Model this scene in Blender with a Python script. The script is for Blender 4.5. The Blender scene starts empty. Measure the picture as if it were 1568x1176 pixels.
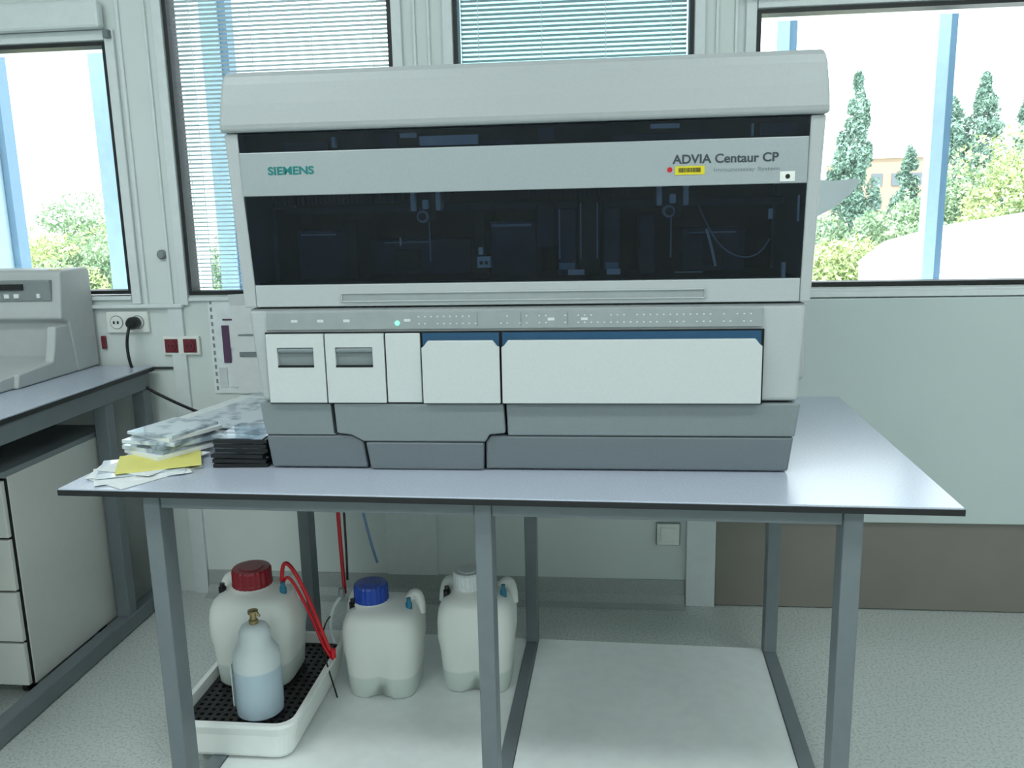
import bpy, bmesh, random
from math import *
from mathutils import Matrix, Vector
random.seed(7)
scene=bpy.context.scene
try: scene.view_settings.view_transform='Standard'
except Exception: pass

# ------------------------------------------------------------------ materials
def lin(c):
    return tuple(((v/255)/12.92 if v/255<=.04045 else ((v/255+.055)/1.055)**2.4) for v in c)+(1.,)
def mat(name,rgb,rough=.5,metal=0.,var=.04,scale=30.,bump=0.,spec=.5,trans=0.,alpha=1.,coat=0.,detail=3.,rgb2=None,thr=None):
    m=bpy.data.materials.new(name); m.use_nodes=True
    nt=m.node_tree; b=nt.nodes['Principled BSDF']
    tc=nt.nodes.new('ShaderNodeTexCoord'); n=nt.nodes.new('ShaderNodeTexNoise')
    n.inputs['Scale'].default_value=scale; n.inputs['Detail'].default_value=detail
    nt.links.new(tc.outputs['Object'],n.inputs['Vector'])
    r=nt.nodes.new('ShaderNodeValToRGB'); c=lin(rgb)
    if rgb2: c1=lin(rgb2); c2=c
    else:
        c1=tuple(max(0,x*(1-var)) for x in c[:3])+(1,); c2=tuple(min(1,x*(1+var)) for x in c[:3])+(1,)
    t=thr or (.35,.65)
    r.color_ramp.elements[0].position=t[0]; r.color_ramp.elements[1].position=t[1]
    r.color_ramp.elements[0].color=c1; r.color_ramp.elements[1].color=c2
    nt.links.new(n.outputs['Fac'],r.inputs['Fac']); nt.links.new(r.outputs['Color'],b.inputs['Base Color'])
    b.inputs['Roughness'].default_value=rough; b.inputs['Metallic'].default_value=metal
    b.inputs['Specular IOR Level'].default_value=spec
    b.inputs['Transmission Weight'].default_value=trans; b.inputs['Alpha'].default_value=alpha
    b.inputs['Coat Weight'].default_value=coat
    if bump:
        bp=nt.nodes.new('ShaderNodeBump'); bp.inputs['Strength'].default_value=bump; bp.inputs['Distance'].default_value=.002
        nt.links.new(n.outputs['Fac'],bp.inputs['Height']); nt.links.new(bp.outputs['Normal'],b.inputs['Normal'])
    return m
def glassmat(name,tint,ior=1.5,rough=.0):
    m=bpy.data.materials.new(name); m.use_nodes=True; nt=m.node_tree; nt.nodes.clear()
    o=nt.nodes.new('ShaderNodeOutputMaterial'); mx=nt.nodes.new('ShaderNodeMixShader')
    t=nt.nodes.new('ShaderNodeBsdfTransparent'); g=nt.nodes.new('ShaderNodeBsdfGlossy')
    t.inputs['Color'].default_value=tint+(1,); g.inputs['Roughness'].default_value=rough
    f=nt.nodes.new('ShaderNodeFresnel'); f.inputs['IOR'].default_value=ior; nt.links.new(f.outputs[0],mx.inputs[0])
    nt.links.new(t.outputs[0],mx.inputs[1]); nt.links.new(g.outputs[0],mx.inputs[2]); nt.links.new(mx.outputs[0],o.inputs[0])
    return m
def hdpe(name,rgb,tw=.35,level=None,lrgb=None):
    m=mat(name,rgb,.4,0,.03,20)
    nt=m.node_tree; b=nt.nodes['Principled BSDF']; o=[n for n in nt.nodes if n.type=='OUTPUT_MATERIAL'][0]
    tr=nt.nodes.new('ShaderNodeBsdfTranslucent'); tr.inputs['Color'].default_value=lin(rgb)
    if level:   # liquid seen through the wall of the vessel below this height
        tc=nt.nodes.new('ShaderNodeTexCoord'); sx=nt.nodes.new('ShaderNodeSeparateXYZ'); nt.links.new(tc.outputs['Object'],sx.inputs[0])
        mr=nt.nodes.new('ShaderNodeMapRange'); mr.inputs['From Min'].default_value=level-.002; mr.inputs['From Max'].default_value=level+.002
        nt.links.new(sx.outputs['Z'],mr.inputs['Value'])
        mc=nt.nodes.new('ShaderNodeMix'); mc.data_type='RGBA'; mc.inputs['A'].default_value=lin(lrgb); mc.inputs['B'].default_value=lin(rgb)
        nt.links.new(mr.outputs['Result'],mc.inputs['Factor']); nt.links.new(mc.outputs['Result'],b.inputs['Base Color']); nt.links.new(mc.outputs['Result'],tr.inputs['Color'])
    mx=nt.nodes.new('ShaderNodeMixShader'); mx.inputs[0].default_value=tw
    nt.links.new(b.outputs[0],mx.inputs[1]); nt.links.new(tr.outputs[0],mx.inputs[2]); nt.links.new(mx.outputs[0],o.inputs[0])
    return m
M={}
M['wall']=mat('wall_paint',(220,227,224),.6,var=.02,scale=4)
M['frame']=mat('window_frame_white',(224,230,230),.4,var=.02)
M['gasket']=mat('black_gasket',(22,24,26),.5)
M['ceil']=mat('ceiling_tile',(230,232,232),.8,var=.03,scale=60)
M['panel']=mat('cover_panel_pale',(201,212,211),.45,var=.015,scale=3)
M['brown']=mat('brown_panel',(132,127,119),.5,var=.05,scale=5)
M['seam']=mat('seam_dark',(60,64,64),.6)
M['cove']=mat('vinyl_cove',(168,175,172),.5,var=.1,scale=220)
M['steel']=mat('powder_grey_steel',(114,122,127),.42,var=.03,spec=.5)
M['edge']=mat('black_laminate_edge',(24,25,27),.4)
M['top']=mat('laminate_top',(184,191,206),.24,var=.06,scale=260,spec=1.0)
M['shelf']=mat('white_shelf',(240,245,243),.35,var=.02)
M['hood']=mat('instrument_hood_grey',(172,176,177),.45,var=.015,scale=200)
M['mbody']=mat('instrument_light_grey',(181,185,186),.42,var=.015,scale=200)
M['mwhite']=mat('instrument_drawer_white',(204,208,207),.42,var=.015,scale=200)
M['mband']=mat('instrument_silver_band',(165,172,175),.35,metal=.15,var=.02,scale=200)
M['mstat']=mat('status_panel_grey',(154,160,161),.4)
M['mgrey']=mat('instrument_mid_grey',(128,136,139),.45,var=.02,scale=200)
M['mdark']=mat('instrument_dark_grey',(107,115,120),.45,var=.02,scale=200)
M['gap']=mat('panel_gap',(14,15,16),.8)
M['blue']=mat('blue_strip',(30,76,110),.35)
M['navy']=mat('interior_navy',(14,24,40),.6,var=.3,scale=12)
M['intg']=mat('interior_grey',(176,190,204),.45)
M['intd']=mat('interior_dark',(46,62,84),.5,var=.25,scale=40)
M['intb']=mat('interior_black',(6,8,12),.5)
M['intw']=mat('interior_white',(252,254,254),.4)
M['black']=mat('black_plastic',(18,18,20),.35)
M['tint']=glassmat('smoked_acrylic',(.46,.53,.62),1.35)
M['teal']=mat('teal_print',(0,120,118),.5)
M['print']=mat('dark_print',(58,66,72),.5)
M['mark']=mat('indicator_print',(214,219,220),.4)
M['yellow']=mat('yellow_label',(224,206,30),.5)
M['red']=mat('red_plastic',(140,20,36),.35)
M['bluecap']=mat('blue_plastic',(22,66,165),.35)
M['whitecap']=mat('white_plastic',(236,240,242),.35)
M['tealp']=mat('teal_plastic',(20,110,140),.35)
M['hdpe']=hdpe('translucent_hdpe',(246,249,244),.2,.055,(226,234,228))
M['bottle']=hdpe('frosted_bottle',(236,244,246),.22,.112,(204,222,234))
M['scoop']=hdpe('milky_acrylic',(232,238,240),.5)
M['tray']=mat('tray_white',(240,243,239),.35,var=.01)
M['brass']=mat('brass_fitting',(168,150,110),.3,metal=.8)
M['redtube']=mat('red_tube',(196,22,34),.3)
M['bluetube']=mat('blue_tube',(110,140,175),.3)
M['beige']=mat('analyser_beige',(188,192,191),.45,var=.02)
M['beiged']=mat('analyser_beige_dark',(134,141,142),.5)
M['cab']=mat('cabinet_white',(212,213,208),.45,var=.01)
M['paper']=mat('paper_white',(232,235,235),.6,var=.02)
M['ypaper']=mat('folder_yellow',(226,218,122),.6,var=.02)
M['sleeve']=mat('printed_sleeve',(208,218,226),.2,rgb2=(140,156,170),scale=22,thr=(.36,.5),coat=.5)
M['casetop']=mat('case_cover',(150,164,176),.15,rgb2=(70,84,98),scale=22,thr=(.42,.55),coat=.6)
M['outlet']=mat('outlet_white',(238,240,234),.4)
M['outred']=mat('outlet_red',(112,30,44),.4)
M['purple']=mat('purple_print',(92,60,92),.5)
M['slat']=mat('blind_slat',(212,223,227),.4,var=.01)
M['glass']=glassmat('window_glass',(.95,.98,.98))
M['glasst']=glassmat('solar_glass',(.90,.95,.97))
M['glassd']=glassmat('solar_glass_teal',(.50,.66,.69))
M['fin']=mat('facade_fin_blue',(172,196,216),.5,var=.04)
M['find']=mat('facade_fin_dark_blue',(98,130,160),.5,var=.04)  # darker blue strip beside each fin
M['leafd']=mat('leaf_conifer',(138,166,152),.9,rgb2=(92,122,110),scale=1.1,detail=5)  # the three leaf colours are paled, bright outdoor haze put into the tone
M['leafy']=mat('leaf_yellowgreen',(198,206,150),.9,rgb2=(142,164,112),scale=1.3,detail=5)
M['leafg']=mat('leaf_green',(166,186,152),.9,rgb2=(116,144,114),scale=1.3,detail=5)
M['bark']=mat('bark',(110,96,80),.9)
M['bldg']=mat('distant_render',(158,136,120),.9)
M['bwin']=mat('distant_window',(92,100,110),.3)
M['roof']=mat('pale_roof',(240,243,245),.7)
M['ground']=mat('outside_ground',(190,198,170),.95,var=.2,scale=.2)
M['led']=mat('green_led',(60,255,120),.4)
b=M['led'].node_tree.nodes['Principled BSDF']; b.inputs['Emission Color'].default_value=(.1,1,.35,1); b.inputs['Emission Strength'].default_value=4
M['lamp']=mat('lamp_diffuser',(250,252,250),.5)
b=M['lamp'].node_tree.nodes['Principled BSDF']; b.inputs['Emission Color'].default_value=(.92,1,1,1); b.inputs['Emission Strength'].default_value=3
M['floor']=mat('speckled_vinyl_floor',(203,209,205),.36,rgb2=(176,183,179),scale=150,thr=(.36,.52),detail=3)

# ------------------------------------------------------------------ geometry helpers
def empty(name,loc=(0,0,0),rz=0):
    e=bpy.data.objects.new(name,None); e.location=loc; e.rotation_euler=(0,0,rz); e.empty_display_size=.05
    scene.collection.objects.link(e); return e
def obj(name,bm,m,parent=None,bevel=0,seg=2,smooth=False):
    me=bpy.data.meshes.new(name); bmesh.ops.recalc_face_normals(bm,faces=bm.faces[:]); bm.to_mesh(me); bm.free()
    o=bpy.data.objects.new(name,me); scene.collection.objects.link(o)
    if m is not None: me.materials.append(M[m] if isinstance(m,str) else m)
    if parent: o.parent=parent
    if bevel:
        md=o.modifiers.new('bevel','BEVEL'); md.width=bevel; md.segments=seg; md.limit_method='ANGLE'; md.angle_limit=radians(35)
    if smooth:
        for p in me.polygons: p.use_smooth=True
    return o
def addbox(bm,x0,x1,y0,y1,z0,z1):
    v=[bm.verts.new(p) for p in [(x0,y0,z0),(x1,y0,z0),(x1,y1,z0),(x0,y1,z0),(x0,y0,z1),(x1,y0,z1),(x1,y1,z1),(x0,y1,z1)]]
    for f in [(0,3,2,1),(4,5,6,7),(0,1,5,4),(1,2,6,5),(2,3,7,6),(3,0,4,7)]: bm.faces.new([v[i] for i in f])
def box(name,x0,x1,y0,y1,z0,z1,m,parent=None,bevel=0,seg=2):
    bm=bmesh.new(); addbox(bm,x0,x1,y0,y1,z0,z1); return obj(name,bm,m,parent,bevel,seg)
def boxes(name,L,m,parent=None,bevel=0):
    bm=bmesh.new()
    for b in L: addbox(bm,*b)
    return obj(name,bm,m,parent,bevel)
def prism(name,pts,y0,y1,m,parent=None,bevel=0,seg=2):   # polygon in xz, extruded along y
    bm=bmesh.new(); a=[bm.verts.new((x,y0,z)) for x,z in pts]; b=[bm.verts.new((x,y1,z)) for x,z in pts]
    bm.faces.new(a); bm.faces.new(b[::-1]); n=len(pts)
    for i in range(n): bm.faces.new([a[i],b[i],b[(i+1)%n],a[(i+1)%n]])
    return obj(name,bm,m,parent,bevel,seg)
def xprism(name,pts,x0,x1,m,parent=None,bevel=0,taper=None):   # polygon in yz, extruded along x
    bm=bmesh.new(); a=[bm.verts.new((x0+(taper(z) if taper else 0),y,z)) for y,z in pts]; b=[bm.verts.new((x1-(taper(z) if taper else 0),y,z)) for y,z in pts]
    bm.faces.new(a); bm.faces.new(b[::-1]); n=len(pts)
    for i in range(n): bm.faces.new([a[i],b[i],b[(i+1)%n],a[(i+1)%n]])
    return obj(name,bm,m,parent,bevel,3)
def lathe(name,prof,c,m,parent=None,seg=40,axis='z',knurl=0):
    bm=bmesh.new(); rings=[]
    for r,z in prof:
        ring=[]
        for i in range(seg):
            a=2*pi*i/seg; rr=r*(1-knurl if (i%2 and knurl) else 1)
            p=(rr*cos(a),rr*sin(a),z)
            if axis=='y': p=(p[0],z,p[1])
            if axis=='x': p=(z,p[0],p[1])
            ring.append(bm.verts.new((p[0]+c[0],p[1]+c[1],p[2]+c[2])))
        rings.append(ring)
    for k in range(len(rings)-1):
        for i in range(seg): bm.faces.new([rings[k][i],rings[k][(i+1)%seg],rings[k+1][(i+1)%seg],rings[k+1][i]])
    bm.faces.new(rings[0][::-1]); bm.faces.new(rings[-1])
    o=obj(name,bm,m,parent,smooth=False)
    if not knurl:
        for p in o.data.polygons:
            if len(p.vertices)==4: p.use_smooth=True
        md=o.modifiers.new('es','EDGE_SPLIT'); md.split_angle=radians(40)
    return o
def tube(name,pts,r,m,parent=None):
    cu=bpy.data.curves.new(name,'CURVE'); cu.dimensions='3D'; cu.bevel_depth=r; cu.bevel_resolution=4; cu.resolution_u=12
    sp=cu.splines.new('NURBS'); sp.points.add(len(pts)-1)
    for i,p in enumerate(pts): sp.points[i].co=tuple(p)+(1,)
    sp.use_endpoint_u=True; sp.order_u=min(4,len(pts))
    cu.materials.append(M[m]); o=bpy.data.objects.new(name,cu); scene.collection.objects.link(o)
    if parent: o.parent=parent
    return o
def text(name,s,x0,x1,z,h,y,m,parent,bold=0):
    cu=bpy.data.curves.new(name,'FONT'); cu.body=s; cu.size=h/.7; cu.extrude=.0003; cu.offset=bold
    cu.materials.append(M[m]); o=bpy.data.objects.new(name,cu); scene.collection.objects.link(o)
    bpy.context.view_layer.update(); w=o.dimensions.x
    o.scale=((x1-x0)/w,1,1); o.rotation_euler=(pi/2,0,0); o.location=(x0,y,z); o.parent=parent
    return o

# ------------------------------------------------------------------ room shell
WY=.944
XL,XR,YB,ZC=-2.7,3.0,-3.6,2.7
box('floor',XL-.1,XR+.1,YB-.1,WY+.16,-.1,0,'floor')
box('ceiling',XL-.1,XR+.1,YB-.1,WY+.16,ZC,ZC+.1,'ceil')
box('wall_left',XL-.1,XL,YB,WY+.16,0,ZC,'wall')
box('wall_right',XR,XR+.1,YB,WY+.16,0,ZC,'wall')
box('wall_front',XL-.1,XR+.1,YB-.1,YB,0,ZC,'wall')
W=[(-2.05,-1.272,.968,1.695),(-1.091,-.431,.962,2.12),(-.256,.397,.962,2.12),(.563,1.95,.965,1.70)]
L=[(XL,XR,WY,WY+.16,0,.962),(XL,XR,WY,WY+.16,2.12,ZC),(XL,-2.05,WY,WY+.16,.962,2.12),(-1.272,-1.091,WY,WY+.16,.962,2.12),
   (-.431,-.256,WY,WY+.16,.962,2.12),(.397,.563,WY,WY+.16,.962,2.12),(1.95,XR,WY,WY+.16,.962,2.12),
   (-2.05,-1.272,WY,WY+.16,1.695,2.12),(.563,1.95,WY,WY+.16,1.70,2.12)]
boxes('wall_back',L,'wall')
for i,(x0,x1,z0,z1) in enumerate(W):
    e=empty('window_%d'%(i+1)); t=.011
    g=[(x0,x0+t,WY-.004,WY+.05,z0,z1),(x1-t,x1,WY-.004,WY+.05,z0,z1),(x0+t,x1-t,WY-.004,WY+.05,z0,z0+t),(x0+t,x1-t,WY-.004,WY+.05,z1-t,z1)]
    boxes('gasket',g,'gasket',e)
    box('pane',x0+t,x1-t,WY+.06,WY+.064,z0+t,z1-t,('glass','glasst','glassd','glass')[i],e)
    s=.03
    c=[(x0-s,x0-.002,WY-.012,WY-.001,z0-s,z1+s),(x1+.002,x1+s,WY-.012,WY-.001,z0-s,z1+s),(x0,x1,WY-.012,WY-.001,z1+.002,z1+s),(x0,x1,WY-.012,WY-.001,z0-s+.012,z0-.006)]
    boxes('casing',c,'frame',e,.002)
    if i in (1,2):
        n=int((z1-z0-.04)/.0122); bm=bmesh.new()
        for k in range(n):
            zz=z0+.02+k*.0122; a=radians(15); w=.0075
            y=WY+.032
            v=[bm.verts.new(p) for p in [(x0+.016,y-w*cos(a),zz+w*sin(a)),(x1-.016,y-w*cos(a),zz+w*sin(a)),(x1-.016,y+w*cos(a),zz-w*sin(a)),(x0+.016,y+w*cos(a),zz-w*sin(a))]]
            bm.faces.new(v)
        obj('blind_slats',bm,'slat',e)
        xs=[x0+(x1-x0)*q for q in (.1,.37,.64,.91)]
        boxes('blind_cords',[(q-.001,q+.001,WY+.022,WY+.0235,z0+.02,z1) for q in xs],'frame',e)
    l=bpy.data.lights.new('portal','AREA'); l.shape='RECTANGLE'; l.size=x1-x0; l.size_y=z1-z0; l.cycles.is_portal=True
    lo=bpy.data.objects.new('window_portal',l); lo.location=((x0+x1)/2,WY+.12,(z0+z1)/2); lo.rotation_euler=(-pi/2,0,0); scene.collection.objects.link(lo); lo.parent=e
box('trim_1',-2.07,-1.262,WY-.045,WY-.0125,1.725,1.80,'frame',None,.008)
box('trim_2',.53,2.0,WY-.045,WY-.0125,1.728,1.83,'frame',None,.008)
boxes('trim_3',[(-1.232,-1.222,WY-.008,WY,.93,2.6),(-1.150,-1.142,WY-.008,WY,.93,2.6),(-.37,-.362,WY-.008,WY,.93,2.6),(-.33,-.322,WY-.008,WY,.93,2.6),(.455,.463,WY-.008,WY,.93,2.6),(.505,.513,WY-.008,WY,.93,2.6)],'frame',None,.002)
e=empty('window_latch')
lathe('knob',[(.014,0),(.014,-.01),(.010,-.016)],(-1.163,WY-.001,1.085),'beiged',e,24,'y')
e=empty('window_hinge')
boxes('leaf',[(-1.262,-1.246,WY-.03,WY-.0125,1.70,1.722),(.535,.55,WY-.06,WY-.045,1.75,1.80)],'steel',e,.001)
box('trim_4',XL,-1.11,WY-.02,WY,.925,.937,'frame',None,.003)
box('trim_5',.45,XR,WY-.022,WY-.0125,.935,.951,'frame',None,.002)
box('wall_cover_panel',.49,XR,WY-.03,WY-.002,.28,.932,'panel',None,.003)
box('brown_kick_panel',.49,XR,WY-.012,WY-.001,.005,.279,'brown')
box('trim_6',.402,.488,WY-.02,WY,0,.93,'frame',None,.002)
box('trim_7',-.52,-.36,WY-.008,WY,.077,.93,'frame',None,.001)
box('trim_8',-1.16,-1.115,WY-.012,WY,0,.93,'frame',None,.001)
boxes('trim_9',[(XL,-1.16,WY-.006,WY,.735,.742)],'seam')
prof=[(WY,.077),(WY-.006,.077),(WY-.010,.03),(WY-.025,.008),(WY-.05,.001),(WY,.001)]
xprism('baseboard_back',prof,-1.112,.40,'cove')
e=empty('cabinet_latch'); box('plate',1.30,1.345,WY-.036,WY-.03,.872,.884,'steel',e,.001)

# ------------------------------------------------------------------ sockets
def socket(name,x0,x1,z0,z1,n,red=False):
    e=empty(name); yw=WY-.0005
    box('plate',x0,x1,yw-.012,yw,z0,z1,'outlet',e,.003)
    w=(x1-x0)/n
    for k in range(n):
        cx=x0+w*(k+.5); cz=(z0+z1)/2; s=min(w,z1-z0)*.36
        if red: box('insert_%d'%k,cx-s,cx+s,yw-.015,yw-.0121,cz-s,cz+s,'outred',e,.002)
        else: lathe('well_rim_%d'%k,[(s*.9,0),(s*.9,-.0015)],(cx,yw-.0121,cz),'beiged',e,24,'y')
        lathe('well_%d'%k,[(s*.8,0),(s*.8,-.003),(s*.68,-.0032)],(cx,yw-.0122 if not red else yw-.0152,cz),'outlet' if not red else 'outred',e,24,'y')
        boxes('pins_%d'%k,[(cx-s*.35,cx-s*.2,yw-.0195,yw-.0155,cz-.004,cz+.004),(cx+s*.2,cx+s*.35,yw-.0195,yw-.0155,cz-.004,cz+.004)],'black',e)
    return e
socket('wall_socket_outlet',-1.36,-1.225,.85,.915,2)
socket('red_socket_outlet',-1.187,-1.069,.780,.838,2,True)
e=empty('light_switch'); box('frame',.312,.384,WY-.010,WY-.0005,.190,.262,'beiged',e,.003); box('rim',.315,.381,WY-.012,WY-.0101,.193,.259,'outlet',e,.003); box('rocker',.325,.371,WY-.016,WY-.0121,.203,.249,'outlet',e,.002)
e=empty('red_indicator'); box('lens',-1.385,-1.372,WY-.012,WY-.0005,.80,.84,'outred',e,.002)
e=empty('power_cable')
lathe('plug',[(.019,0),(.019,-.022),(.012,-.035)],(-1.262,WY-.021,.882),'black',e,20,'y')
tube('cord',[(-1.262,.89,.875),(-1.262,.865,.85),(-1.275,.88,.78),(-1.25,.88,.70),(-1.17,.88,.66),(-1.08,.86,.625),(-.98,.84,.60),(-.86,.82,.58)],.0045,'black',e)
# document pocket on wall
e=empty('document_pocket')
box('backing',-1.035,-.80,WY-.006,WY-.001,.66,.955,'whitecap',e)
boxes('leaflets',[(-.985,-.88,WY-.009,WY-.0061,.80,.90),(-.98,-.84,WY-.0095,WY-.0061,.68,.76)],'paper',e)
boxes('grey_leaflet',[(-.94,-.80,WY-.0095,WY-.0061,.91,.945),(-1.015,-.99,WY-.0095,WY-.0061,.68,.74)],'mark',e)
boxes('print',[(-.995,-.972,WY-.0115,WY-.0096,.755,.87),(-.99,-.90,WY-.0105,WY-.0096,.885,.890),(-.93,-.90,WY-.0105,WY-.0096,.81,.83)],'purple',e)
boxes('tag',[(-.93,-.87,WY-.012,WY-.0097,.765,.79),(-.93,-.87,WY-.012,WY-.0097,.82,.832)],'beiged',e)
boxes('punched_edge',[(-1.028,-1.022,WY-.0072,WY-.0061,.67+k*.022,.682+k*.022) for k in range(13)],'beiged',e)
bm=bmesh.new()   # loose page standing inside the pocket, top curling forward
P=[(.0,.66),(-.004,.76),(-.006,.86),(-.010,.93),(-.022,.965)]
a=[bm.verts.new((-.955,WY-.014+y,z)) for y,z in P]; b_=[bm.verts.new((-.815,WY-.014+y,z+.006)) for y,z in P]
for k in range(4): bm.faces.new([a[k],b_[k],b_[k+1],a[k+1]])
obj('curled_page',bm,'paper',e)
boxes('page_print',[(-.94,-.88,WY-.0215,WY-.0195,.775,.79),(-.94,-.85,WY-.0225,WY-.0205,.84,.844)],'mgrey',e)

# ------------------------------------------------------------------ main workbench
T=empty('lab_workbench',(-.841,-.135,0),radians(-1.54))
box('tabletop',0,1.569,0,.846,.6975,.708,'top',T,.0015)
box('tabletop_edge',-.001,1.570,-.001,.847,.6945,.7055,'edge',T,.001)
LX=[(.145,.177),(.768,.798),(1.392,1.424)]
legs=[]
for a,b in LX: legs+= [(a,b,.03,.078,0,.694),(a,b,.745,.79,0,.694)]
boxes('legs',legs,'steel',T,.002)
r=[(.177,.768,.035,.065,.662,.694),(.798,1.392,.035,.065,.662,.694),(.177,.768,.755,.785,.655,.694),(.798,1.392,.755,.785,.655,.694)]
for a,b in LX: r+=[(a,b,.078,.745,.655,.694),(a,b,.078,.745,.004,.046)]
boxes('rails',r,'steel',T,.002)
box('shelf_board_1',.178,.767,.05,.775,.026,.040,'shelf',T,.001)
box('shelf_board_2',.799,1.391,.05,.775,.026,.040,'shelf',T,.001)

# ------------------------------------------------------------------ immunoassay analyser
A=empty('laboratory_analyser')
sidex=lambda z:.495+(z-.715)*.050
def slabx(name,z0,z1,y0,y1,m,bev=.006,inset=0):
    return prism(name,[(-sidex(z0)+inset+ (.006 if z0<.9 else 0),z0),(sidex(z0)-inset,z0),(sidex(z1)-inset,z1),(-sidex(z1)+inset,z1)],y0,y1,m,A,bev,3)
slabx('rear_body',.722,1.33,.27,.62,'mbody',.01)
slabx('lower_chassis',.842,1.019,.004,.268,'mbody',.008)
slabx('upper_chassis',1.236,1.336,.03,.268,'gap',.002,.02)
slabx('door_ledge_core',1.020,1.060,.012,.268,'gap',.002,.02)
slabx('base_core',.728,.841,.022,.268,'gap',.004,.012)
boxes('feet',[(x-.02,x+.02,y-.02,y+.02,.709,.73) for x in(-.43,.43) for y in (.08,.55)],'black',A)
box('side_lip',.512,.556,.20,.50,.84,1.33,'mbody',A,.01)
box('side_lip_left',-.556,-.512,.20,.50,.84,1.33,'mbody',A,.01)
hp=[(-.010,1.337),(-.012,1.350),(-.006,1.385),(.002,1.420),(.008,1.434),(.020,1.443),(.045,1.447),(.60,1.450),(.63,1.42),(.64,1.338)]
xprism('hood',hp,-.5305,.5305,'hood',A,.006,taper=lambda z:max(0,(z-1.35))*.06+max(0,z-1.435)*.25)
prism('door_pillar_left',[(-.501,1.336),(-.4905,1.064),(-.4905,1.0215),(-.514,1.0215),(-.5265,1.336)],-.001,.25,'mbody',A,.003)
prism('door_pillar_right',[(.501,1.336),(.4955,1.064),(.4955,1.0215),(.514,1.0215),(.5265,1.336)],-.001,.25,'mbody',A,.003)
prism('door_lower_band',[(-.4900,1.0225),(.495,1.0225),(.495,1.0635),(-.4900,1.0635)],-.002,.012,'mbody',A,.002)
prism('door_silver_band',[(-.4985,1.2245),(.4985,1.2245),(.4995,1.3015),(-.4995,1.3015)],-.004,.012,'mband',A,.0015)
prism('door_upper_strip',[(-.4995,1.3025),(.4995,1.3025),(.4998,1.3345),(-.4998,1.3345)],-.0015,.001,'tint',A)
boxes('upper_strip_backing',[(-.495,.495,.022,.028,1.30,1.335)],'intb',A)
boxes('upper_strip_glint_blocks',[(-.17,-.065,.004,.016,1.305,1.322),(-.205,-.175,.006,.016,1.320,1.328),(-.33,-.322,.004,.016,1.307,1.325),(.235,.285,.006,.016,1.322,1.330),(.405,.409,.004,.016,1.305,1.326)],'intw',A,.001)  # white blocks stand in for ceiling-lamp glints on the strip glass
boxes('upper_strip_dark_parts',[(-.42,-.34,.008,.016,1.303,1.318),(-.24,-.21,.008,.016,1.303,1.330),(-.06,.0,.008,.016,1.303,1.312),(.04,.07,.008,.016,1.306,1.33),(.17,.34,.008,.016,1.303,1.314),(.42,.48,.008,.016,1.305,1.326)],'intd',A,.001)
prism('door_window',[(-.4888,1.0645),(.4948,1.0645),(.4983,1.2235),(-.4983,1.2235)],-.002,.001,'tint',A)
boxes('handle_lip',[(-.326,.333,-.006,-.0021,1.0455,1.0475),(-.326,.333,-.006,-.0021,1.0305,1.0325),(-.326,-.324,-.006,-.0021,1.0305,1.0475),(.331,.333,-.006,-.0021,1.0305,1.0475)],'mbody',A,.0006)
box('handle_groove',-.324,.331,-.0035,-.0022,1.0325,1.0455,'mstat',A)
# interior
box('bay_back',-.49,.49,.25,.262,1.06,1.236,'navy',A)
box('bay_floor',-.488,.488,.014,.25,1.0605,1.066,'intb',A)
L=[]
for k in range(40): L.append((-.46+k*.0085,-.4555+k*.0085,.03,.04,1.208,1.232))
for k in range(24): L.append((.0+k*.0085,.0045+k*.0085,.03,.04,1.212,1.232))
boxes('comb_rail',L,'intd',A)
box('gantry_rail',-.48,.48,.09,.11,1.190,1.205,'intd',A,.002)
boxes('modules',[(.07,.105,.05,.2,1.07,1.19),(.155,.185,.05,.2,1.07,1.19),(-.06,.03,.09,.24,1.07,1.17),(-.30,-.10,.12,.24,1.07,1.14),(-.44,-.34,.10,.24,1.066,1.16),(.30,.42,.12,.24,1.07,1.15),(.22,.25,.08,.2,1.066,1.18),(-.47,-.46,.05,.2,1.066,1.2),(.03,.065,.08,.2,1.12,1.2)],'intd',A,.003)
boxes('module_dark',[(.108,.150,.045,.2,1.07,1.215),(-.33,-.305,.05,.2,1.066,1.18),(-.09,-.065,.08,.2,1.066,1.19),(-.25,-.2,.11,.119,1.08,1.12),(.34,.38,.11,.119,1.08,1.13)],'intb',A,.003)
boxes('module_faces',[(.073,.102,.045,.0495,1.08,1.093),(.073,.076,.045,.0495,1.10,1.19),(.112,.115,.040,.0445,1.10,1.2),(.142,.145,.040,.0445,1.10,1.2),(.158,.182,.045,.0495,1.08,1.093),(-.055,.02,.085,.0895,1.160,1.165),(-.27,-.18,.115,.1195,1.132,1.135),(-.43,-.36,.095,.0995,1.15,1.153),(.31,.40,.115,.1195,1.14,1.143)],'intg',A,.001)
def head(n,x):
    boxes('pipette_head_%d'%n,[(x-.028,x-.018,.012,.05,1.192,1.235),(x+.018,x+.028,.012,.05,1.192,1.235),(x-.006,x+.006,.010,.02,1.195,1.212)],'intw',A,.003)
    boxes('pipette_body_%d'%n,[(x-.018,x+.018,.02,.05,1.172,1.228)],'intb',A,.003)
    lathe('pipette_ring_%d'%n,[(.011,0),(.011,-.006),(.009,-.007)],(x-.006,.018,1.182),'intg',A,24,'y')
    lathe('pipette_hub_%d'%n,[(.007,0),(.007,-.003)],(x-.006,.0105,1.182),'intb',A,24,'y')
    lathe('pipette_tip_%d'%n,[(.0015,-.08),(.0015,0)],(x,.04,1.18),'intg',A,10)
head(1,-.165); head(2,.275)
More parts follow.
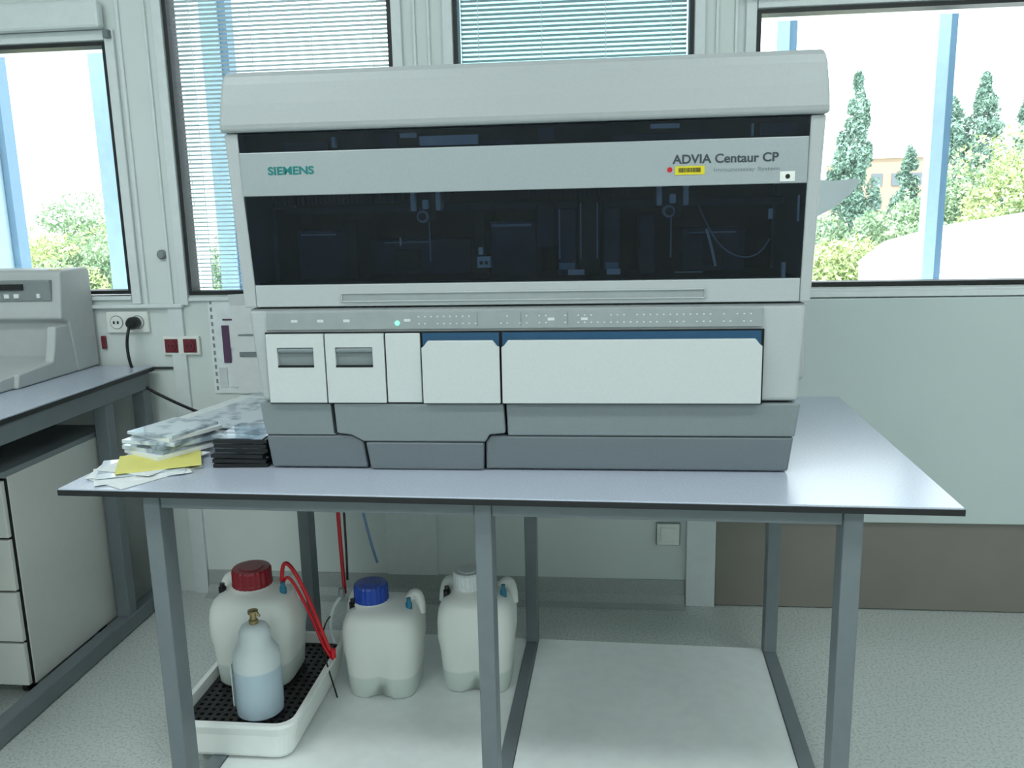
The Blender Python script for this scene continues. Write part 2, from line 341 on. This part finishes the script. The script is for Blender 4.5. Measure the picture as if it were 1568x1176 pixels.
boxes('clips',[(-.075,-.05,.02,.04,1.088,1.108),(-.072,-.064,.018,.03,1.112,1.125),(.09,.12,.025,.035,1.072,1.082),(.16,.185,.025,.035,1.072,1.082),(.465,.472,.010,.02,1.06,1.09),(.487,.491,.008,.012,1.16,1.205),(.44,.448,.015,.02,1.165,1.183),(.28,.33,.015,.02,1.074,1.076),(-.22,-.217,.03,.035,1.13,1.145)],'intw',A,.001)
boxes('clip_holes',[(-.070,-.064,.0185,.0195,1.094,1.100),(-.061,-.055,.0185,.0195,1.094,1.100)],'intb',A)
tube('arm_probe',[(.335,.02,1.15),(.345,.02,1.12),(.352,.02,1.085)],.0025,'intw',A)
tube('arm_hose',[(.33,.1,1.19),(.345,.04,1.14),(.37,.04,1.10),(.43,.04,1.09),(.45,.05,1.13)],.0015,'intg',A)
# lettering
text('brand_lettering','SIEMENS',-.448,-.3625,1.262,.0135,-.0043,'teal',A,.0006)
text('model_lettering','ADVIA Centaur CP',.273,.451,1.262,.0145,-.0043,'print',A,.0005)
text('subtitle_lettering','Immunoassay System',.342,.451,1.247,.0065,-.0043,'mgrey',A)
box('barcode_label',.277,.327,-.0050,-.0041,1.243,1.2575,'yellow',A)
bm=bmesh.new(); x=.283
while x<.320:
    w=random.choice([.0006,.001,.0014]); addbox(bm,x,x+w,-.0054,-.0051,1.247,1.2545); x+=w+random.choice([.0006,.0010])
obj('barcode_bars',bm,'black',A)
lathe('red_dot_sticker',[(.0045,0),(.0045,-.0005)],(.268,-.0041,1.252),'redtube',A,20,'y')
box('tag',.453,.478,-.0050,-.0041,1.228,1.2445,'outlet',A); lathe('tag_dot',[(.004,0),(.004,-.0005)],(.466,-.0051,1.236),'black',A,16,'y')
# status panel
prism('status_panel',[(-.4755,.9785),(.4345,.9785),(.4345,1.0125),(-.473,1.0125)],-.001,.006,'mstat',A,.0015)
L=[];D=[]
for k in range(52):
    xx=-.185+k*.0117
    if k in(10,11,12,15,18,21,22,24): continue
    for dz in (.989,1.002):
        if random.random()<.8: L.append((xx,xx+.003,-.0016,-.0011,dz-.0012,dz+.0012))
for xx in (-.42,-.37,-.32,-.205,.06,.12): L.append((xx-.006,xx+.006,-.0016,-.0011,.993,.998))
for xx in (-.075,.005,.09): D.append((xx-.0006,xx+.0006,-.0016,-.0011,.984,1.008))
boxes('indicator_marks',L,'mark',A)
boxes('indicator_lines',D,'mgrey',A)
lathe('power_led',[(.0042,0),(.0042,-.001)],(-.224,-.0012,.9905),'led',A,20,'y')
box('drawer_gap_plate',-.479,.4375,-.0005,.003,.838,.9745,'gap',A)
def drawer(n,x0,x1,m='mwhite',recess=None,chamf=False):
    if chamf:
        box('blue_strip_%d'%n,x0+.001,x1-.001,-.004,-.0006,.930,.972,'blue',A)
        p=[(x0,.8415),(x1,.8415),(x1,.946),(x1-.004,.948),(x1-.012,.9585),(x0+.012,.9585),(x0+.004,.948),(x0,.946)]
        prism('drawer_front_%d'%n,p,-.014,-.0045,m,A,.0015)
    elif recess:
        a,b,c,d=recess
        bm=bmesh.new()
        for q in [(x0,a,-.008,-.001,.8415,.972),(b,x1,-.008,-.001,.8415,.972),(a,b,-.008,-.001,.8415,c),(a,b,-.008,-.001,d,.972)]: addbox(bm,*q)
        obj('drawer_front_%d'%n,bm,m,A)
        box('drawer_recess_%d'%n,a,b,-.0012,-.0007,c,d,'mgrey',A)
        box('drawer_lip_%d'%n,a,b,-.0078,-.0013,d-.010,d-.001,'mgrey',A,.003)
        box('drawer_slot_%d'%n,a,b,-.0082,-.0015,c-.0005,c+.003,'gap',A)
    else: box('drawer_front_%d'%n,x0,x1,-.006,-.001,.8415,.972,m,A,.0015)
drawer(1,-.4755,-.3645,recess=(-.455,-.385,.9095,.9465))
drawer(2,-.3615,-.250,recess=(-.343,-.272,.9095,.9465))
drawer(3,-.2475,-.182)
drawer(4,-.1785,-.0345,chamf=True)
drawer(5,-.0305,.433,chamf=True)
prism('shroud_left',[(-.501,.8385),(-.362,.8385),(-.358,.779),(-.354,.7765),(-.493,.7765)],.002,.05,'mgrey',A,.003)
prism('shroud_centre',[(-.354,.8385),(-.0305,.8385),(-.028,.782),(-.058,.779),(-.066,.765),(-.30,.765),(-.322,.777),(-.351,.781)],-.003,.05,'mgrey',A,.003)
prism('shroud_right',[(-.026,.8385),(.506,.8385),(.498,.7765),(-.024,.7765)],.002,.05,'mgrey',A,.003)
prism('skirt_left',[(-.494,.775),(-.325,.775),(-.302,.763),(-.296,.711),(-.486,.711)],.004,.06,'mdark',A,.004)
prism('skirt_centre',[(-.297,.7635),(-.069,.7635),(-.071,.7095),(-.289,.7095)],-.001,.055,'mdark',A,.004)
prism('skirt_right',[(-.066,.763),(-.057,.7755),(.497,.775),(.489,.711),(-.067,.711)],.004,.06,'mdark',A,.004)
prism('skirt_side',[(-.486,.716),(.486,.716),(.497,.839),(-.494,.839)],.06,.268,'mdark',A,.004)
bm=bmesh.new()
pr=[(.56,1.258),(.60,1.243),(.65,1.238),(.700,1.242),(.704,1.234),(.685,1.208),(.65,1.180),(.60,1.152),(.56,1.145)]
a=[bm.verts.new((x,.42,z)) for x,z in pr]; b=[bm.verts.new((x,.50,z)) for x,z in pr]
bm.faces.new(a); 
for i in range(len(pr)-1): bm.faces.new([a[i],b[i],b[i+1],a[i+1]])
g=obj('side_scoop',bm,'scoop',A); md=g.modifiers.new('s','SOLIDIFY'); md.thickness=.003

# ------------------------------------------------------------------ containers
def tank(name,c,w,d,h,capm,capr,neckdx=0,seed=0):
    e=empty(name,c); bm=bmesh.new(); N=96; rings=[]
    prof=[(0,.84),(.03,.88),(.25,.92),(.42,.95),(.55,1.0),(.72,1.0),(.82,.97),(.89,.90),(.935,.80),(.965,.64)]
    def ring(t,s,ex,r=None,cx=0):
        R=[]
        for i in range(N):
            a=2*pi*i/N; ca,sa=cos(a),sin(a)
            x=copysign(abs(ca)**ex,ca)*w/2*s; y=copysign(abs(sa)**ex,sa)*d/2*s
            zz=t*h
            if sa<-.2 or sa>.2:
                k=max(0,1-(abs(x)/(.135*w*1.0))**4) if abs(x)<.135*w else 0
                if t<.5: y*=1-.16*k*(1 if t<.42 else (.5-t)/.08)
                if t<.03: zz+=.018*k
            if r: 
                x=r*ca+cx; y=r*sa
            R.append(bm.verts.new((x,y,zz)))
        return R
    for t,s in prof: rings.append(ring(t,s,.46))
    rings.append(ring(.975,1,1,r=capr*1.08,cx=neckdx)); rings.append(ring(1.0,1,1,r=capr*.95,cx=neckdx)); rings.append(ring(1.04,1,1,r=capr*.9,cx=neckdx))
    for k in range(len(rings)-1):
        for i in range(N): bm.faces.new([rings[k][i],rings[k][(i+1)%N],rings[k+1][(i+1)%N],rings[k+1][i]])
    bm.faces.new(rings[0][::-1]); bm.faces.new(rings[-1])
    obj('tank_body',bm,'hdpe',e,smooth=True)
    lathe('screw_cap',[(capr*1.02,h*1.0),(capr*1.02,h*1.0+.006),(capr,h+.008),(capr,h+.036),(capr*.93,h+.041),(capr*.6,h+.042)],(neckdx,0,0),capm,e,48,knurl=.03)
    lathe('cap_centre',[(capr*.62,h+.0415),(capr*.6,h+.044)],(neckdx,0,0),capm,e,32)
    for s in (-1,1):
        tube('grip_%d'%(s+2),[(s*w*.30,.03,h*.93),(s*w*.38,.04,h*1.05),(s*w*.46,.035,h*1.0),(s*w*.46,.02,h*.80)],.013,'hdpe',e)
    lathe('vent_fitting',[(.009,h*.90),(.009,h*.99),(.006,h*1.0),(.006,h*1.03)],(-w*.38,-.02,0),'black',e,16)
    lathe('outlet_fitting',[(.008,h*.90),(.008,h*1.0),(.005,h*1.02),(.005,h*1.06)],(w*.36,-.02,0),'tealp',e,16)
    return e
SH=.0405
GZ=.1185
tank('waste_tank',(-.663,.283,GZ-.006),.200,.18,.226,'red',.046,-.010)
tank('reagent_tank',(-.382,.370,SH),.188,.175,.225,'bluecap',.042,-.030)
tank('water_tank',(-.156,.410,SH),.188,.175,.245,'whitecap',.036,-.022)
# tray
e=empty('spill_tray')
def ringpts(x0,x1,y0,y1,r,z,n=6):
    P=[]
    for cx,cy,a0 in [(x1-r,y1-r,0),(x0+r,y1-r,90),(x0+r,y0+r,180),(x1-r,y0+r,270)]:
        for k in range(n+1):
            a=radians(a0+90*k/n); P.append((cx+r*cos(a),cy+r*sin(a),z))
    return P
bm=bmesh.new(); RR=[]; tz=.047
x0,x1,y0,y1=-.780,-.496,.025,.445
for ins,z,r in [(.022,tz,.03),(.016,.056,.035),(.008,.105,.04),(.002,.120,.045),(0,.126,.045),(0,.134,.045),(.012,.134,.036),(.014,.125,.034),(.022,.075,.03),(.03,.066,.03)]:
    RR.append([bm.verts.new(p) for p in ringpts(x0+ins,x1-ins,y0+ins,y1-ins,r,z)])
for k in range(len(RR)-1):
    n=len(RR[k])
    for i in range(n): bm.faces.new([RR[k][i],RR[k][(i+1)%n],RR[k+1][(i+1)%n],RR[k+1][i]])
bm.faces.new(RR[0][::-1]); bm.faces.new(RR[-1])
obj('tray_body',bm,'tray',e,smooth=False)
bm=bmesh.new(); gx0,gx1,gy0,gy1=-.758,-.518,.05,.42; nx,ny=13,20
sx=(gx1-gx0)/nx; sy=(gy1-gy0)/ny
for i in range(nx+1): addbox(bm,gx0+i*sx-.005,gx0+i*sx+.005,gy0,gy1,.104,.1120)
for j in range(ny+1): addbox(bm,gx0,gx1,gy0+j*sy-.005,gy0+j*sy+.005,.1045,.1118)
obj('drip_grid',bm,'black',e)
boxes('grid_supports',[(-.735,-.725,.07,.40,.064,.1045),(-.555,-.545,.07,.40,.064,.1045)],'black',e)
# small bottle
e=empty('wash_bottle',(-.603,.116,GZ-.006))
lathe('bottle_body',[(.043,0),(.050,.006),(.051,.02),(.051,.130),(.049,.146),(.038,.164),(.034,.172),(.034,.192),(.028,.204),(.016,.210)],(0,0,0),'bottle',e,48)
lathe('fitting',[(.010,.210),(.010,.218),(.007,.220),(.007,.232),(.011,.233),(.011,.240),(.005,.242)],(0,0,0),'brass',e,16)
boxes('label',[(-.0535,-.0515,-.02,.012,.02,.12)],'paper',e)
boxes('label_text',[(-.0420,-.0400,-.0345,-.0335,.03,.10)],'mgrey',e)
tube('nozzle',[(0,0,.236),(.012,-.004,.238),(.016,-.004,.228)],.003,'brass',e)
# hoses
e=empty('fluid_hoses')
tube('red_hose',[(-.595,.27,.352),(-.592,.27,.40),(-.575,.27,.40),(-.55,.27,.35),(-.525,.28,.27),(-.505,.28,.20),(-.492,.28,.165),(-.486,.28,.175)],.0048,'redtube',e)
tube('red_hose_2',[(-.595,.275,.34),(-.585,.275,.375),(-.56,.275,.33),(-.525,.285,.23),(-.505,.28,.165),(-.486,.28,.15)],.0038,'redtube',e)
tube('red_hose_3',[(-.503,.43,.69),(-.503,.43,.5),(-.501,.43,.35),(-.495,.42,.27),(-.488,.40,.265)],.005,'redtube',e)
tube('black_hose',[(-.489,.43,.69),(-.487,.43,.5),(-.486,.43,.36),(-.486,.42,.29)],.003,'black',e)
tube('blue_hose',[(-.482,.48,.69),(-.468,.48,.5),(-.44,.48,.37),(-.425,.485,.31)],.0035,'bluetube',e)
tube('thin_wire',[(-.495,.30,.25),(-.52,.29,.22),(-.505,.27,.15),(-.49,.27,.10),(-.484,.28,.05)],.002,'black',e)
tube('clear_hose',[(-.486,.38,.268),(-.50,.35,.265),(-.52,.33,.22),(-.495,.32,.17)],.004,'scoop',e)
lathe('hose_coupling',[(.007,0),(.007,.02),(.005,.022)],(-.487,.28,.155),'redtube',e,16)
lathe('hose_tee',[(.006,0),(.008,.004),(.008,.022),(.006,.026)],(-.488,.375,.262),'beiged',e,16)
# ------------------------------------------------------------------ papers
def sheetpile(name,specs,parent=None):
    e=empty(name)
    for k,(cx,cy,w,d,rz,z0,z1,m) in enumerate(specs):
        bm=bmesh.new(); addbox(bm,-w/2,w/2,-d/2,d/2,0,z1-z0); bmesh.ops.rotate(bm,verts=bm.verts,cent=(0,0,0),matrix=Matrix.Rotation(radians(rz),3,'Z'))
        bmesh.ops.translate(bm,verts=bm.verts,vec=(cx,cy,z0)); obj('sheet_%d'%k,bm,m,e,.0004)
    return e
sheetpile('paper_stack',[(-.725,-.035,.12,.17,-30,.7085,.7100,'paper'),(-.735,-.03,.12,.17,-58,.7101,.7115,'paper'),(-.742,-.01,.12,.18,-78,.7116,.713,'paper'),(-.745,-.005,.13,.16,-66,.7131,.715,'sleeve'),(-.735,.02,.13,.17,-15,.7152,.717,'paper'),
  (-.722,.015,.13,.155,-64,.7172,.7195,'ypaper'),(-.735,.10,.12,.15,-30,.7197,.728,'paper'),(-.745,.105,.12,.14,-22,.7282,.7365,'sleeve'),(-.727,.11,.12,.14,-38,.7367,.745,'sleeve'),(-.74,.10,.125,.14,-10,.7452,.753,'sleeve'),(-.727,.105,.12,.13,-26,.7532,.761,'paper'),(-.732,.10,.12,.13,-18,.7612,.767,'sleeve')])
sp=[]
z=.7085
for k in range(6):
    sp.append((-.555+random.uniform(-.006,.006),.075+random.uniform(-.008,.006),.108,.13,random.uniform(-5,4),z,z+.0074,'black')); z+=.0075
    sp.append((-.555+random.uniform(-.006,.006),.075,.104,.125,random.uniform(-4,4),z,z+.0018,'casetop')); z+=.002
sheetpile('disc_case_stack',sp)
sheetpile('document_folder',[(-.69,.38,.24,.30,-8,.7085,.716,'paper'),(-.695,.39,.25,.31,-4,.7162,.725,'paper'),(-.69,.40,.25,.29,-12,.7252,.733,'paper'),(-.68,.36,.20,.28,-14,.7332,.7362,'sleeve')])

# ------------------------------------------------------------------ left bench + things
e=empty('side_bench')
box('benchtop',-2.3,-1.213,-.9,.915,.737,.751,'top',e,.0015)
box('benchtop_edge',-2.3,-1.2122,-.901,.916,.735,.747,'edge',e,.001)
boxes('frame',[(-1.262,-1.222,-.88,.90,.685,.734),(-1.262,-1.222,.86,.90,0,.685),(-1.265,-1.225,.66,.70,.03,.685),(-1.262,-1.222,-.88,.86,0.004,.05),(-1.262,-1.222,-.88,-.84,.05,.685),(-2.29,-2.25,-.88,.90,.685,.734),(-2.29,-2.25,.86,.90,0,.685),(-2.29,-2.25,-.88,-.84,0,.685),(-2.25,-1.262,.86,.90,.685,.734)],'steel',e,.003)
c=empty('drawer_pedestal')
box('carcass',-1.69,-1.272,.30,.745,.045,.59,'cab',c,.002)
box('pedestal_top',-1.695,-1.270,.285,.75,.59,.605,'mgrey',c,.002)
zz=[.047,.165,.30,.437,.585]
box('drawer_gap',-1.688,-1.274,.2935,.2995,.047,.585,'gap',c)
for k in range(4): box('drawer_%d'%k,-1.688,-1.276,.280,.293,zz[k]+.003,zz[k+1]-.003,'cab',c,.002)
for k,(x,y) in enumerate([(-1.32,.34),(-1.32,.66),(-1.64,.34),(-1.64,.66)]):
    lathe('castor_%d'%k,[(.018,-.010),(.021,-.008),(.021,.008),(.018,.010)],(x,y,.0215),'black',c,24,'x')
    box('castor_fork_%d'%k,x-.013,x+.013,y-.01,y+.01,.03,.045,'black',c)
p=empty('benchtop_printer')
xprism('upper_housing',[(.93,.752),(.93,1.045),(.92,1.053),(.80,1.053),(.785,1.045),(.765,.915),(.80,.90),(.82,.752)],-1.80,-1.395,'beige',p,.006)
xprism('paper_bed',[(.82,.752),(.82,.80),(.60,.79),(.50,.785),(.49,.752)],-1.80,-1.41,'beige',p,.005)
xprism('side_cheek',[(.82,.752),(.82,.895),(.74,.895),(.725,.84),(.71,.80),(.56,.79),(.55,.752)],-1.425,-1.398,'beige',p,.005)
box('control_panel',-1.75,-1.42,.768,.79,.965,1.025,'beiged',p,.003)
boxes('display',[(-1.65,-1.50,.762,.7679,.998,1.015)],'black',p)
boxes('buttons',[(-1.65+.03*k,-1.635+.03*k,.763,.7679,.975,.987) for k in range(5)]+[(-1.46,-1.45,.763,.7679,.975,.987)],'paper',p)
boxes('label',[(-1.44,-1.41,.80,.86,1.0531,1.0536)],'yellow',p)

# ------------------------------------------------------------------ ceiling lamps
for k,(x,y) in enumerate([(-1.2,-1.0),(1.3,-1.0),(-1.2,-2.7),(1.3,-2.7)]):
    e=empty('ceiling_lamp')
    box('housing',x-.62,x+.62,y-.17,y+.17,ZC-.05,ZC-.001,'frame',e,.004)
    box('diffuser',x-.6,x+.6,y-.15,y+.15,ZC-.054,ZC-.0501,'lamp',e)
    l=bpy.data.lights.new('tube','AREA'); l.shape='RECTANGLE'; l.size=1.2; l.size_y=.3; l.energy=15.5 if y>-2 else 22; l.color=(.89,.985,1.0)
    lo=bpy.data.objects.new('lamp_light',l); lo.location=(x,y,ZC-.06); scene.collection.objects.link(lo); lo.parent=e

# ------------------------------------------------------------------ outside
box('outside_ground',-120,120,8,220,-9.2,-9,'ground')
F=[(-1.665,-1.60),(-2.12,-2.06),(-1.24,-1.18),(1.225,1.262),(.72,.76)]
boxes('facade_fin',[(a,b,1.50,1.56,-1,3.4) for a,b in F],'fin')
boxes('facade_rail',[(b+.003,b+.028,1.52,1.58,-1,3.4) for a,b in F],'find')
def tree(name,x,y,z0,z1,r,kind,m,n=3500,s=.22):
    e=empty(name,(x,y,0)); bm=bmesh.new()
    if kind=='con':
        lobes=[]
        for k in range(30):
            h=k/30; lobes.append((random.uniform(-.1,.1)*r,random.uniform(-.1,.1)*r,h,r*(.06+.5*(1-h)**.8)))
        for _ in range(90):
            h=random.random()**.9; a=random.uniform(0,2*pi); rr=r*min(1,(1-h)*1.7)**.8*random.uniform(.4,.9)
            lobes.append((rr*cos(a),rr*sin(a),h,r*(.08+.24*(1-h))*random.uniform(.7,1.3)))
    else: lobes=[(random.uniform(-.8,.8)*r,random.uniform(-.5,.5)*r,random.uniform(.3,.9),random.uniform(.25,.5)*r) for _ in range(26)]
    for k in range(n):
        lb=random.choice(lobes); v=Vector((random.gauss(0,1),random.gauss(0,1),random.gauss(0,1))).normalized()*lb[3]*random.uniform(.6,1)
        if kind=='con': v.z*=1.8
        p=Vector((lb[0],lb[1],z0+(z1-z0)*lb[2]))+v
        q=[Vector((random.uniform(-s,s),random.uniform(-s,s),random.uniform(-s,s))) for _ in range(3)]
        bm.faces.new([bm.verts.new(p+w) for w in q])
    obj('foliage',bm,m,e)
    lathe('trunk',[(.18,-9),(.12,z0),(.05,(z0+z1)/2)],(0,0,0),'bark',e,10)
tree('conifer_tree',9.7,33.5,-4,5.9,1.3,'con','leafd',26000,.10)
tree('conifer_tree',15.0,38.5,-4,5.7,1.5,'con','leafd',18000,.11)
tree('conifer_tree',16.5,39,-4,6.4,1.8,'con','leafd',20000,.11)
tree('conifer_tree',18.2,38.5,-4,5.9,1.8,'con','leafd',20000,.11)
tree('conifer_tree',13.9,40,-4,3.6,1.3,'con','leafd',12000,.11)
for x,y,z1,r,m in [(8.2,26,1.0,1.8,'leafg'),(9.6,27,.3,1.8,'leafy'),(11.0,27,1.0,1.5,'leafg'),(12.2,29,2.4,2.2,'leafg'),(12.1,25,2.1,1.7,'leafy'),(13.8,26,3.5,2.4,'leafy'),(6.9,24,.3,1.6,'leafy'),(9.2,24,-.4,1.6,'leafy'),(10.4,24,.0,1.5,'leafg'),
                 (-19.5,28,.7,2.2,'leafy'),(-17.2,27,.5,1.8,'leafg'),(-22,34,2.4,2.0,'leafg'),(-15.5,30,.4,2.0,'leafg'),(-10,28,.4,2.5,'leafg'),(-7,30,1.3,2.5,'leafd'),(-24.5,32,1.2,2.2,'leafy'),(-18.2,25,-.3,2.0,'leafy')]:
    tree('broadleaf_tree',x,y,-4.0,z1,r,'rnd',m,13000,.10)
e=empty('apartment_building')
box('facade',17.6,25,60,70,-9,4.2,'bldg',e)
boxes('windows',[(18.1+i*1.3,18.8+i*1.3,59.9,60,-4+j*1.6,-3.2+j*1.6) for i in range(5) for j in range(5)],'bwin',e)
box('flat_roof',17.4,25.2,59.8,70.2,4.2,4.5,'roof',e)
prism('warehouse_roof',[(5.7,-9),(5.7,.0),(6.2,.40),(7.3,.70),(10,1.1),(14,1.3),(14,-9)],14,18,'roof')
e=empty('distant_town'); boxes('blocks',[(-70+i*4,-68.2+i*4+random.random()*2,95,100,-9,random.uniform(.2,2.2)) for i in range(16)],'roof',e)

# ------------------------------------------------------------------ lights/world/camera
s=bpy.data.lights.new('sun','SUN'); s.energy=7.5; s.angle=.02; s.color=(1,.98,.94)
so=bpy.data.objects.new('sun',s); so.rotation_euler=(radians(42),0,radians(-35)); scene.collection.objects.link(so)
w=bpy.data.worlds.new('overcast_bright_sky'); scene.world=w; w.use_nodes=True
nt=w.node_tree; bg=nt.nodes['Background']; bg.inputs['Color'].default_value=(.89,.955,1,1); bg.inputs['Strength'].default_value=4.4
cam=bpy.data.cameras.new('camera'); co=bpy.data.objects.new('camera',cam); scene.collection.objects.link(co)
cam.sensor_width=36; cam.lens=36*1317.4/1568
m=Matrix(((.99447,.0012,.105,.153),(.10271,.19671,-.9751,-1.549),(-.02182,.9805,.1955,1.186),(0,0,0,1)))
q=m.to_quaternion(); co.rotation_mode='QUATERNION'; co.rotation_quaternion=q; co.location=(.153,-1.549,1.186)
scene.camera=co
